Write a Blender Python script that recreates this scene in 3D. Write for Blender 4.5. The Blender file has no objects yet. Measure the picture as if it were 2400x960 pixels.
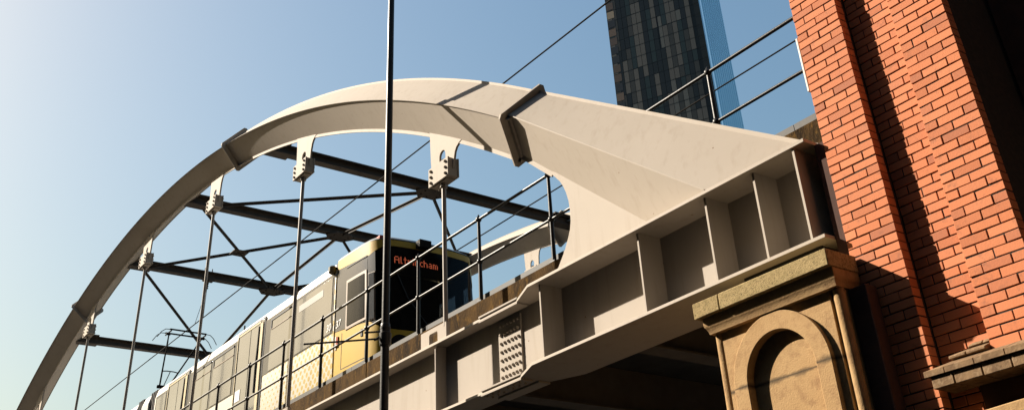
import bpy, bmesh, math, random
from mathutils import Vector, Matrix
random.seed(7)
scn = bpy.context.scene
COL = scn.collection
# World axes: X runs along the bridge, Y across it (away from the street), Z is up.
# The camera stands at the origin (eye height 1.6 m above the street at z = -1.6).
GROUND = -1.6

# ------------------------------------------------------------------ materials
def nmath(nt, op, a, b=None, c=None):
    n = nt.nodes.new('ShaderNodeMath'); n.operation = op
    for i, v in enumerate((a, b, c)):
        if v is None: continue
        if isinstance(v, (int, float)): n.inputs[i].default_value = v
        else: nt.links.new(v, n.inputs[i])
    return n.outputs[0]

def mat(name, c1, c2=None, c3=None, rough=0.5, scale=4.0, scale2=40.0, bump=0.0, bscale=60.0, metal=0.0,
        spec=0.5, stretch=(1, 1, 1), contrast=(0.35, 0.65), coat=0.0):
    m = bpy.data.materials.new(name); m.use_nodes = True
    nt = m.node_tree; p = nt.nodes['Principled BSDF']
    p.inputs['Roughness'].default_value = rough; p.inputs['Metallic'].default_value = metal
    p.inputs['Specular IOR Level'].default_value = spec
    p.inputs['Coat Weight'].default_value = coat
    p.inputs['Base Color'].default_value = (*c1, 1)
    tc = nt.nodes.new('ShaderNodeTexCoord'); mp = nt.nodes.new('ShaderNodeMapping')
    mp.inputs['Scale'].default_value = stretch
    nt.links.new(tc.outputs['Object'], mp.inputs['Vector'])
    m['vec'] = 0
    if c2 is not None:
        def ramp(sc, lo, hi, det=5):
            n = nt.nodes.new('ShaderNodeTexNoise'); n.inputs['Scale'].default_value = sc; n.inputs['Detail'].default_value = det
            n.inputs['Roughness'].default_value = 0.65
            nt.links.new(mp.outputs[0], n.inputs['Vector'])
            r = nt.nodes.new('ShaderNodeMapRange'); r.inputs['From Min'].default_value = lo; r.inputs['From Max'].default_value = hi
            nt.links.new(n.outputs['Fac'], r.inputs['Value']); return r.outputs[0]
        mx = nt.nodes.new('ShaderNodeMix'); mx.data_type = 'RGBA'
        mx.inputs[6].default_value = (*c1, 1); mx.inputs[7].default_value = (*c2, 1)
        nt.links.new(ramp(scale, *contrast), mx.inputs[0]); out = mx.outputs[2]
        if c3 is not None:
            m2 = nt.nodes.new('ShaderNodeMix'); m2.data_type = 'RGBA'
            nt.links.new(out, m2.inputs[6]); m2.inputs[7].default_value = (*c3, 1)
            nt.links.new(ramp(scale2, 0.5, 0.72), m2.inputs[0]); out = m2.outputs[2]
        nt.links.new(out, p.inputs['Base Color'])
    if bump > 0:
        n = nt.nodes.new('ShaderNodeTexNoise'); n.inputs['Scale'].default_value = bscale; n.inputs['Detail'].default_value = 4
        nt.links.new(mp.outputs[0], n.inputs['Vector'])
        b = nt.nodes.new('ShaderNodeBump'); b.inputs['Strength'].default_value = bump; b.inputs['Distance'].default_value = 0.01
        nt.links.new(n.outputs['Fac'], b.inputs['Height']); nt.links.new(b.outputs[0], p.inputs['Normal'])
    return m

def emis(name, col, st):
    m = bpy.data.materials.new(name); m.use_nodes = True
    p = m.node_tree.nodes['Principled BSDF']; p.inputs['Base Color'].default_value = (0, 0, 0, 1)
    p.inputs['Emission Color'].default_value = (*col, 1); p.inputs['Emission Strength'].default_value = st
    return m

M = {}
M['steel'] = mat('shaded_brown_steel', (0.070, 0.056, 0.044), (0.052, 0.041, 0.033), rough=0.7, spec=0.2, scale=3, bump=0.1)  # browner and darker than the cream; shade on the beams put into colour
def weather(m):
    nt = m.node_tree; p = nt.nodes['Principled BSDF']; src = p.inputs['Base Color'].links[0].from_socket
    tc = nt.nodes.new('ShaderNodeTexCoord')
    def layer(src, fac, col):
        x = nt.nodes.new('ShaderNodeMix'); x.data_type = 'RGBA'; nt.links.new(fac, x.inputs[0]); nt.links.new(src, x.inputs[6]); x.inputs[7].default_value = (*col, 1); return x.outputs[2]
    mp = nt.nodes.new('ShaderNodeMapping'); mp.inputs['Scale'].default_value = (9, 9, 0.7); nt.links.new(tc.outputs['Object'], mp.inputs['Vector'])
    n = nt.nodes.new('ShaderNodeTexNoise'); n.inputs['Scale'].default_value = 1.0; n.inputs['Detail'].default_value = 6; n.inputs['Roughness'].default_value = 0.6
    nt.links.new(mp.outputs[0], n.inputs['Vector'])
    r = nt.nodes.new('ShaderNodeMapRange'); r.inputs['From Min'].default_value = 0.52; r.inputs['From Max'].default_value = 0.85; r.inputs['To Max'].default_value = 0.45
    nt.links.new(n.outputs['Fac'], r.inputs['Value'])
    out = layer(src, r.outputs[0], (0.26, 0.205, 0.145))
    v = nt.nodes.new('ShaderNodeTexVoronoi'); v.inputs['Scale'].default_value = 3.2; nt.links.new(tc.outputs['Object'], v.inputs['Vector'])
    f = nmath(nt, 'MULTIPLY', nmath(nt, 'LESS_THAN', v.outputs['Distance'], 0.035), 0.7)
    out = layer(out, f, (0.15, 0.085, 0.045))
    nt.links.new(out, p.inputs['Base Color'])
M['cream'] = mat('cream_paint', (0.405, 0.350, 0.293), (0.382, 0.329, 0.272), rough=0.72, spec=0.22, scale=1.2, bump=0.05, bscale=25, contrast=(0.3, 0.7))
weather(M['cream'])
M['beam'] = mat('shaded_beam_brown', (0.15, 0.125, 0.10), (0.11, 0.09, 0.07), rough=0.8, spec=0.1, scale=2)  # floor beams darker than their cream paint; shade under the deck is coloured in
M['rod'] = mat('hanger_rod_paint', (0.2898, 0.2415, 0.1966), (0.2346, 0.1932, 0.1552), rough=0.45, scale=3, bump=0.05)
M['black'] = mat('black_paint', (0.014, 0.0125, 0.011), (0.022, 0.019, 0.016), rough=0.42, spec=0.3, scale=8, bump=0.15, bscale=50)
M['wire'] = mat('dark_wire', (0.012, 0.010, 0.009), rough=0.9, spec=0.1)
M['toe'] = mat('grey_board', (0.046, 0.044, 0.042), (0.034, 0.033, 0.032), (0.022, 0.019, 0.017), rough=0.6, spec=0.3, scale=5, scale2=14)
M['concrete'] = mat('stained_concrete', (0.075, 0.043, 0.016), (0.024, 0.015, 0.008), (0.155, 0.085, 0.022), rough=0.95, spec=0.05, scale=6, scale2=12, bump=0.9, bscale=45, contrast=(0.42, 0.58), stretch=(1, 1, 0.5))
M['deckc'] = mat('deck_concrete', (0.0690, 0.0655, 0.0587), (0.0414, 0.0379, 0.0345), rough=0.95, scale=2)
M['sand'] = mat('sandstone', (0.40, 0.258, 0.122), (0.33, 0.205, 0.092), (0.24, 0.142, 0.068), rough=0.9, spec=0.2, scale=2.2, scale2=9, bump=0.35, bscale=70, contrast=(0.35, 0.7))
M['cap'] = mat('lichened_gritstone', (0.40, 0.30, 0.15), (0.28, 0.21, 0.10), (0.05, 0.042, 0.025), rough=0.95, spec=0.1, scale=18, scale2=60, bump=0.9, bscale=110)
M['plinth'] = mat('brown_engineering_brick', (0.23, 0.145, 0.078), (0.13, 0.080, 0.045), (0.29, 0.20, 0.12), rough=0.85, spec=0.1, scale=9, scale2=25, bump=0.3, bscale=60)
M['mortar'] = mat('dark_mortar', (0.0414, 0.0310, 0.0228), (0.0242, 0.0193, 0.0152), rough=0.95, scale=20)
M['darkbrick'] = mat('shade_dark_brick', (0.0690, 0.0290, 0.0179), (0.0414, 0.0193, 0.0138), rough=0.95, scale=6)  # darker copy of the brick; shade of the recesses put into its colour
M['asphalt'] = mat('asphalt', (0.05, 0.05, 0.048), (0.04, 0.04, 0.04), rough=0.95, scale=0.6)
M['paving'] = mat('paving', (0.0621, 0.0587, 0.0552), (0.0483, 0.0455, 0.0414), rough=0.9, scale=1.2)
M['yellow'] = mat('yellow_gloss', (0.50, 0.315, 0.026), (0.47, 0.295, 0.024), rough=0.4, spec=0.3, scale=1)
M['tramwhite'] = mat('white_gloss', (0.62, 0.60, 0.57), rough=0.3, coat=0.3)
M['tramglass'] = mat('tinted_glass', (0.085, 0.088, 0.094), (0.115, 0.118, 0.122), rough=0.14, spec=0.8, scale=0.9, contrast=(0.4, 0.6), coat=0.4)
M['tramdark'] = mat('dark_grey_gloss', (0.050, 0.051, 0.055), rough=0.25, spec=0.4)
M['screen'] = mat('black_windscreen', (0.010, 0.010, 0.010), rough=0.22, spec=0.12)
M['seethrough'] = mat('smoked_windscreen', (0.008, 0.008, 0.009), rough=0.06, spec=0.3)
def see_through(m, amount, tint):
    nt = m.node_tree; p = nt.nodes['Principled BSDF']; o = nt.nodes['Material Output']
    t = nt.nodes.new('ShaderNodeBsdfTransparent'); t.inputs[0].default_value = (*tint, 1)
    x = nt.nodes.new('ShaderNodeMixShader'); x.inputs[0].default_value = amount
    nt.links.new(p.outputs[0], x.inputs[1]); nt.links.new(t.outputs[0], x.inputs[2]); nt.links.new(x.outputs[0], o.inputs['Surface'])
see_through(M['seethrough'], 0.75, (0.55, 0.58, 0.60))
M['rubber'] = mat('black_rubber', (0.012, 0.012, 0.012), rough=0.7)
M['bellows'] = mat('bellows_rubber', (0.03, 0.028, 0.026), rough=0.85)
M['tanframe'] = mat('tan_frame', (0.2346, 0.1621, 0.1035), (0.1863, 0.1276, 0.0794), rough=0.5)
M['creampost'] = mat('cream_door_edge', (0.4830, 0.4002, 0.2484), rough=0.4)
M['roofgrey'] = mat('roof_grey', (0.2760, 0.2898, 0.2898), (0.2346, 0.2484, 0.2484), rough=0.45)
M['redlamp'] = mat('red_lens', (0.30, 0.03, 0.02), rough=0.25)
M['paper'] = mat('white_notice', (0.72, 0.70, 0.68), rough=0.7)
M['lens'] = mat('headlamp_lens', (0.30, 0.32, 0.34), rough=0.08, metal=0.6)
M['white'] = mat('white_lettering', (0.75, 0.74, 0.70), rough=0.5)
M['led'] = emis('amber_led', (1.0, 0.20, 0.085), 0.23)
M['tcore0'] = mat('blocker_glass', (0.02, 0.022, 0.024), rough=0.2)  # panes of the unseen block added to cut skylight
M['blocker_grey'] = mat('blocker_dark_grey', (0.030, 0.029, 0.028), (0.022, 0.021, 0.020), rough=0.9, spec=0.1, scale=1)  # dark colour of the added unseen block, chosen to keep bounce light low
M['pvc'] = mat('white_trunking', (0.4968, 0.4761, 0.4278), rough=0.5)

# per-brick colour variation: each brick is a mesh island
def brick_mat():
    m = mat('orange_red_brick', (0.3450, 0.1380, 0.0690), rough=0.86)
    nt = m.node_tree; p = nt.nodes['Principled BSDF']
    g = nt.nodes.new('ShaderNodeNewGeometry'); r = nt.nodes.new('ShaderNodeValToRGB')
    cr = r.color_ramp; cr.elements[0].position = 0.0; cr.elements[0].color = (0.42, 0.125, 0.044, 1)
    cr.elements[1].position = 1.0; cr.elements[1].color = (0.55, 0.190, 0.082, 1)
    for pos, c in ((0.12, (0.50, 0.160, 0.062)), (0.3, (0.55, 0.178, 0.070)), (0.5, (0.52, 0.158, 0.056)), (0.7, (0.57, 0.195, 0.080)), (0.86, (0.48, 0.150, 0.058)), (0.95, (0.36, 0.115, 0.050))):
        e = cr.elements.new(pos); e.color = (*c, 1)
    nt.links.new(g.outputs['Random Per Island'], r.inputs[0])
    tc = nt.nodes.new('ShaderNodeTexCoord')
    def rng(sc, lo, hi, det=6):
        n = nt.nodes.new('ShaderNodeTexNoise'); n.inputs['Scale'].default_value = sc; n.inputs['Detail'].default_value = det; n.inputs['Roughness'].default_value = 0.7
        nt.links.new(tc.outputs['Object'], n.inputs['Vector'])
        q = nt.nodes.new('ShaderNodeMapRange'); q.inputs['From Min'].default_value = lo; q.inputs['From Max'].default_value = hi
        nt.links.new(n.outputs['Fac'], q.inputs['Value']); return q.outputs[0]
    def mix(a, col, fac, amt):
        x = nt.nodes.new('ShaderNodeMix'); x.data_type = 'RGBA'; nt.links.new(a, x.inputs[6]); x.inputs[7].default_value = (*col, 1)
        nt.links.new(nmath(nt, 'MULTIPLY', fac, amt), x.inputs[0]); return x.outputs[2]
    c = mix(r.outputs[0], (0.1380, 0.0587, 0.0345), rng(9, 0.56, 0.8), 0.75)       # soot
    c = mix(c, (0.4554, 0.3450, 0.2760), rng(5, 0.66, 0.8), 0.7)                    # lime bloom
    c = mix(c, (0.1725, 0.0552, 0.0276), rng(140, 0.62, 0.75, 3), 0.6)              # pores
    nt.links.new(c, p.inputs['Base Color'])
    n = nt.nodes.new('ShaderNodeTexNoise'); n.inputs['Scale'].default_value = 90; n.inputs['Detail'].default_value = 5
    nt.links.new(tc.outputs['Object'], n.inputs['Vector'])
    b = nt.nodes.new('ShaderNodeBump'); b.inputs['Strength'].default_value = 0.35; b.inputs['Distance'].default_value = 0.004
    nt.links.new(n.outputs['Fac'], b.inputs['Height']); nt.links.new(b.outputs[0], p.inputs['Normal'])
    return m
M['brick'] = brick_mat()

# polka-dot livery printed on the tram's white panels; dots grow towards the cab
def dot_mat():
    m = mat('dotted_white_livery', (0.62, 0.60, 0.57), rough=0.3, coat=0.3)
    nt = m.node_tree; p = nt.nodes['Principled BSDF']
    tc = nt.nodes.new('ShaderNodeTexCoord'); s = nt.nodes.new('ShaderNodeSeparateXYZ')
    nt.links.new(tc.outputs['Object'], s.inputs[0])
    X, Z = s.outputs[0], s.outputs[2]
    px, pz = 0.19, 0.205
    def grid(off):
        u = nmath(nt, 'FRACT', nmath(nt, 'ADD', nmath(nt, 'DIVIDE', X, px), off + 200.0))
        v = nmath(nt, 'FRACT', nmath(nt, 'ADD', nmath(nt, 'DIVIDE', Z, pz), off + 200.0))
        du = nmath(nt, 'MULTIPLY', nmath(nt, 'SUBTRACT', u, 0.5), px); dv = nmath(nt, 'MULTIPLY', nmath(nt, 'SUBTRACT', v, 0.5), pz)
        return nmath(nt, 'SQRT', nmath(nt, 'ADD', nmath(nt, 'MULTIPLY', du, du), nmath(nt, 'MULTIPLY', dv, dv)))
    d = nmath(nt, 'MINIMUM', grid(0.0), grid(0.5))
    mr = nt.nodes.new('ShaderNodeMapRange'); mr.inputs['From Min'].default_value = -22.0; mr.inputs['From Max'].default_value = -17.8
    mr.inputs['To Min'].default_value = 0.0; mr.inputs['To Max'].default_value = 0.057
    nt.links.new(X, mr.inputs['Value'])
    f = nmath(nt, 'LESS_THAN', d, mr.outputs[0])
    x = nt.nodes.new('ShaderNodeMix'); x.data_type = 'RGBA'; x.inputs[6].default_value = (0.66, 0.63, 0.58, 1); x.inputs[7].default_value = (0.56, 0.42, 0.17, 1)
    nt.links.new(f, x.inputs[0]); nt.links.new(x.outputs[2], p.inputs['Base Color'])
    return m
M['dots'] = dot_mat()

# ------------------------------------------------------------------ mesh helpers
class MB:
    def __init__(s): s.v = []; s.f = []
    def add(s, vs, fs):
        o = len(s.v); s.v += [tuple(v) for v in vs]; s.f += [tuple(i + o for i in f) for f in fs]; return s
    def hexa(s, p):   # 8 corners, bottom ring then top ring
        return s.add(p, [(3, 2, 1, 0), (4, 5, 6, 7), (0, 1, 5, 4), (1, 2, 6, 5), (2, 3, 7, 6), (3, 0, 4, 7)])
    def box(s, x0, x1, y0, y1, z0, z1):
        return s.hexa([(x0, y0, z0), (x1, y0, z0), (x1, y1, z0), (x0, y1, z0), (x0, y0, z1), (x1, y0, z1), (x1, y1, z1), (x0, y1, z1)])
    def bar(s, p, q, w, h, up=(0, 0, 1)):
        p = Vector(p); q = Vector(q); d = (q - p).normalized(); u = Vector(up)
        a = d.cross(u).normalized(); b = a.cross(d).normalized(); a *= w / 2; b *= h / 2
        return s.hexa([p - a - b, p + a - b, q + a - b, q - a - b, p - a + b, p + a + b, q + a + b, q - a + b])
    def tube(s, p, q, r, r2=None, n=12, caps=True):
        p = Vector(p); q = Vector(q); r2 = r if r2 is None else r2; d = (q - p).normalized()
        a = d.orthogonal().normalized(); b = d.cross(a)
        vs = []
        for c, rr in ((p, r), (q, r2)):
            for i in range(n):
                t = 2 * math.pi * i / n; vs.append(c + (a * math.cos(t) + b * math.sin(t)) * rr)
        fs = [(i, (i + 1) % n, n + (i + 1) % n, n + i) for i in range(n)]
        if caps: fs += [tuple(range(n - 1, -1, -1)), tuple(range(n, 2 * n))]
        return s.add(vs, fs)
    def path(s, pts, r, n=8):
        pts = [Vector(p) for p in pts]; vs = []; fs = []
        a = None
        for i, p in enumerate(pts):
            d = (pts[min(i + 1, len(pts) - 1)] - pts[max(i - 1, 0)]).normalized()
            a = d.orthogonal().normalized() if a is None else (a - d * a.dot(d)).normalized()
            b = d.cross(a)
            for k in range(n):
                t = 2 * math.pi * k / n; vs.append(p + (a * math.cos(t) + b * math.sin(t)) * r)
        for i in range(len(pts) - 1):
            for k in range(n):
                fs.append((i * n + k, i * n + (k + 1) % n, (i + 1) * n + (k + 1) % n, (i + 1) * n + k))
        fs += [tuple(range(n - 1, -1, -1)), tuple(range((len(pts) - 1) * n, len(pts) * n))]
        return s.add(vs, fs)
    def lathe(s, prof, c=(0, 0, 0), n=20):
        vs = []; fs = []
        for r, z in prof:
            for k in range(n):
                t = 2 * math.pi * k / n; vs.append((c[0] + r * math.cos(t), c[1] + r * math.sin(t), c[2] + z))
        for i in range(len(prof) - 1):
            for k in range(n):
                fs.append((i * n + k, i * n + (k + 1) % n, (i + 1) * n + (k + 1) % n, (i + 1) * n + k))
        fs += [tuple(range(n - 1, -1, -1)), tuple(range((len(prof) - 1) * n, len(prof) * n))]
        return s.add(vs, fs)
    def ball(s, c, r, n=10):
        prof = [(max(r * math.sin(math.pi * i / 8), 0.0005), -r * math.cos(math.pi * i / 8)) for i in range(9)]
        return s.lathe(prof, c, n)
    def prism(s, poly, y0, y1):       # poly in (x, z), extruded along y
        n = len(poly)
        vs = [(x, y0, z) for x, z in poly] + [(x, y1, z) for x, z in poly]
        fs = [tuple(range(n)), tuple(range(2 * n - 1, n - 1, -1))] + [(i, n + i, n + (i + 1) % n, (i + 1) % n) for i in range(n)]
        return s.add(vs, fs)
    def loft(s, rings, closed=True, caps=True):
        n = len(rings[0]); vs = [p for r in rings for p in r]; fs = []
        for i in range(len(rings) - 1):
            for k in range(n if closed else n - 1):
                fs.append((i * n + k, i * n + (k + 1) % n, (i + 1) * n + (k + 1) % n, (i + 1) * n + k))
        if caps and closed: fs += [tuple(range(n - 1, -1, -1)), tuple(range((len(rings) - 1) * n, len(rings) * n))]
        return s.add(vs, fs)
    def bm(s):
        bm = bmesh.new(); vs = [bm.verts.new(v) for v in s.v]
        for f in s.f:
            try: bm.faces.new([vs[i] for i in f])
            except ValueError: pass
        return bm
    def build(s, name, m, parent=None, bevel=0.0, **kw):
        bm = s.bm(); return finish(bm, name, m, parent, bevel, **kw)

def finish(bm, name, m, parent=None, bevel=0.0, loc=None, angle=35, recalc=True):
    if recalc: bmesh.ops.recalc_face_normals(bm, faces=bm.faces)
    me = bpy.data.meshes.new(name); bm.to_mesh(me); bm.free()
    me.polygons.foreach_set('use_smooth', [True] * len(me.polygons))
    me.set_sharp_from_angle(angle=math.radians(angle))
    me.materials.append(m)
    o = bpy.data.objects.new(name, me); COL.objects.link(o)
    if parent is not None: o.parent = parent
    if loc: o.location = loc
    if bevel > 0:
        b = o.modifiers.new('edge', 'BEVEL'); b.width = bevel; b.segments = 2; b.limit_method = 'ANGLE'; b.angle_limit = math.radians(40)
        b.harden_normals = False
    return o

def plate(outer, holes, y0, y1, name, m, parent=None, bevel=0.0):   # flat plate in XZ with holes
    bm = bmesh.new()
    es = []
    for loop in [outer] + holes:
        vs = [bm.verts.new((x, y0, z)) for x, z in loop]
        es += [bm.edges.new((vs[i], vs[(i + 1) % len(vs)])) for i in range(len(vs))]
    bmesh.ops.triangle_fill(bm, use_beauty=True, use_dissolve=False, edges=es)
    r = bmesh.ops.extrude_face_region(bm, geom=bm.faces[:])
    for g in r['geom']:
        if isinstance(g, bmesh.types.BMVert): g.co.y = y1
    return finish(bm, name, m, parent, bevel)

def tag(o, label=None, cat=None, group=None, kind=None):
    if label: o['label'] = label
    if cat: o['category'] = cat
    if group: o['group'] = group
    if kind: o['kind'] = kind
    return o
def empty(name, loc, label, cat, group=None):
    o = bpy.data.objects.new(name, None); COL.objects.link(o); o.location = loc; o.empty_display_size = 0.2
    return tag(o, label, cat, group)
def at(root):             # parts are modelled in world coordinates; keep them there under a moved Empty
    inv = Matrix.Translation(-root.location)
    def f(o):
        o.matrix_parent_inverse = inv; return o
    return f
def copy_tree(o, parent, off=None):
    c = o.copy(); COL.objects.link(c); c.parent = parent
    if off is not None: c.location = Vector(o.location) + Vector(off)
    for ch in list(o.children): copy_tree(ch, c)
    return c

# ------------------------------------------------------------------ ground (setting)
g = MB().add([(-3000, -3000, GROUND), (3000, -3000, GROUND), (3000, 3000, GROUND), (-3000, 3000, GROUND)], [(0, 1, 2, 3)]).build('ground', M['asphalt'])
tag(g, 'dark asphalt street ground under the bridge', 'ground', kind='structure')
pv = MB().box(-60, 30, 4.6, 6.9, GROUND - 0.02, GROUND + 0.12).build('pavement', M['paving'], bevel=0.01)
tag(pv, 'grey paved footway beside the piers', 'pavement', kind='structure')

# ------------------------------------------------------------------ the bridge
YC = 7.29             # plane of the near arch and girder web
YF = 16.50            # plane of the far arch
bridge = empty('tram_bridge', (-25.4, 11.9, GROUND), 'cream painted steel arch bridge carrying the tram above the street', 'bridge')
pb = at(bridge)
C0 = (-25.40, -16.75)
CB, RB = (-25.459, -16.552), 27.704      # bottom edge of the rib
CR, RR = (-25.390, -16.876), 28.388      # side ridge of the rib
CT, RT = (-24.902, -16.336), 28.125      # top edge of the rib
HD = 0.37
def hit(c, r, th):
    dx, dz = math.sin(th), math.cos(th); ox, oz = C0[0] - c[0], C0[1] - c[1]
    b = ox * dx + oz * dz; cc = ox * ox + oz * oz - r * r
    return -b + math.sqrt(b * b - cc)
def rib(th):
    rb, rr, rt = hit(CB, RB, th), hit(CR, RR, th), hit(CT, RT, th)
    X = C0[0] + rr * math.sin(th)
    w = min(max((-20 - X) / 7.0, 0), 1); w = w * w * (3 - 2 * w)
    rt = (1 - w) * rt + w * (2 * rr - rb)
    return rb, rr, rt
def pt(th, r, y=0.0): return (C0[0] + r * math.sin(th), y, C0[1] + r * math.cos(th))
TH1 = math.radians(34.9); TH0 = math.radians(-42.5)

def make_arch(yc):
    mb = MB(); N = 110; rings = []
    for i in range(N + 1):
        th = TH1 + (TH0 - TH1) * i / N; rb, rr, rt = rib(th)
        rings.append([pt(th, rb, yc), pt(th, rr, yc - HD), pt(th, rt, yc), pt(th, rr, yc + HD)])
    mb.loft(rings)
    # the plates overlap at the four corners and leave narrow lips
    for k in range(4):
        rr2 = []
        for i in range(N + 1):
            th = TH1 + (TH0 - TH1) * i / N; b, r, t = rib(th)
            if k == 0: c = [(b - 0.042, -.011), (b - 0.042, .011), (b + .03, .011), (b + .03, -.011)]
            elif k == 2: c = [(t - 0.03, -.011), (t - 0.03, .011), (t + .022, .011), (t + .022, -.011)]
            else:
                s = -1 if k == 1 else 1; L_ = math.hypot(HD, t - r); dy, dr = HD / L_, -(t - r) / L_
                p0, p1 = (HD - .10 * dy, r - .10 * dr), (HD + .020 * dy, r + .020 * dr); q = .011
                c = [(p0[1], s * p0[0]), (p1[1], s * p1[0]), (p1[1] + q * dy, s * (p1[0] - q * dr)), (p0[1] + q * dy, s * (p0[0] - q * dr))]
            rr2.append([pt(th, q, yc + y) for q, y in c])
        mb.loft(rr2)
    arch = pb(mb.build('arch_rib', M['cream'], bridge, angle=25))
    # collars
    for thd in (34.72, 11.25, -12.6, -36.0):
        th = math.radians(thd); rb, rr, rt = rib(th); c = Vector(pt(th, (rb + rt) / 2, yc)); hr = (rt - rb) / 2 + (0.145 if thd > 30 else 0.17); hy = HD + 0.13
        rad = Vector((math.sin(th), 0, math.cos(th))); tg = Vector((math.cos(th), 0, -math.sin(th))); yy = Vector((0, 1, 0))
        prof = []
        for (a, b) in ((0, -hy), (hr, 0), (0, hy), (-hr, 0)):
            n1 = (-b, a) ; k = 0.045
            q = Vector((a, b)); 
            nxt = {(0, -hy): ((-hr, 0), (hr, 0)), (hr, 0): ((0, -hy), (0, hy)), (0, hy): ((hr, 0), (-hr, 0)), (-hr, 0): ((0, hy), (0, -hy))}[(a, b)]
            for t in nxt:
                prof.append(q + (Vector(t) - q).normalized() * k)
        ring = [[c + tg * s + rad * p.x + yy * p.y for p in prof] for s in (-0.019, 0.019)]
        m2 = MB().loft(ring)
        m2.build('collar', M['cream'], arch, bevel=0.003)
    # flared foot running down to the girder end, and the curved knee plate under it
    T0, R0, B0 = (-9.03, 6.885), (-9.25, 6.545), (-9.47, 6.13)
    T1, R1, B1 = (-4.87, 4.150), (-6.11, 4.150), (-7.11, 4.150)
    foot = MB(); NS = 16; rings = []
    for i in range(NS + 1):
        t = i / NS
        f = lambda a, b: (a[0] + (b[0] - a[0]) * t, a[1] + (b[1] - a[1]) * t)
        a, b, c = f(T0, T1), f(R0, R1), f(B0, B1)
        rings.append([(c[0], yc, c[1]), (b[0], yc - HD, b[1]), (a[0], yc, a[1]), (b[0], yc + HD, b[1])])
    foot.loft(rings)
    for s in (-1, 1):
        foot.bar((R0[0], yc + s * (HD - .02), R0[1]), (R1[0], yc + s * (HD - .02), R1[1] + 0.01), 0.06, 0.012, up=(-.6, 0, .8))
    foot.bar((T0[0], yc, T0[1]), (T1[0], yc, T1[1]), 0.024, 0.05, up=(.55, 0, .83))
    foot.bar((B0[0], yc, B0[1]), (-8.86, yc, 5.60), 0.024, 0.07, up=(.65, 0, .76))
    foot.build('arch_foot', M['cream'], arch, angle=25)
    kn = [(-8.98, 5.72), (-8.88, 5.615), (-8.80, 5.53), (-8.72, 5.44), (-8.665, 5.355), (-8.62, 5.25), (-8.585, 5.13), (-8.572, 5.01), (-8.575, 4.86), (-8.60, 4.76), (-8.64, 4.68), (-8.72, 4.55), (-8.868, 4.38), (-9.02, 4.22), (-9.10, 4.147), (-7.05, 4.147), (-7.4, 4.48), (-8.2, 5.2)]
    MB().prism(kn, yc - 0.02, yc + 0.02).build('knee_plate', M['cream'], arch, bevel=0.004)
    return arch
arch_near = make_arch(YC)
arch_far = make_arch(YF)

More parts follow.
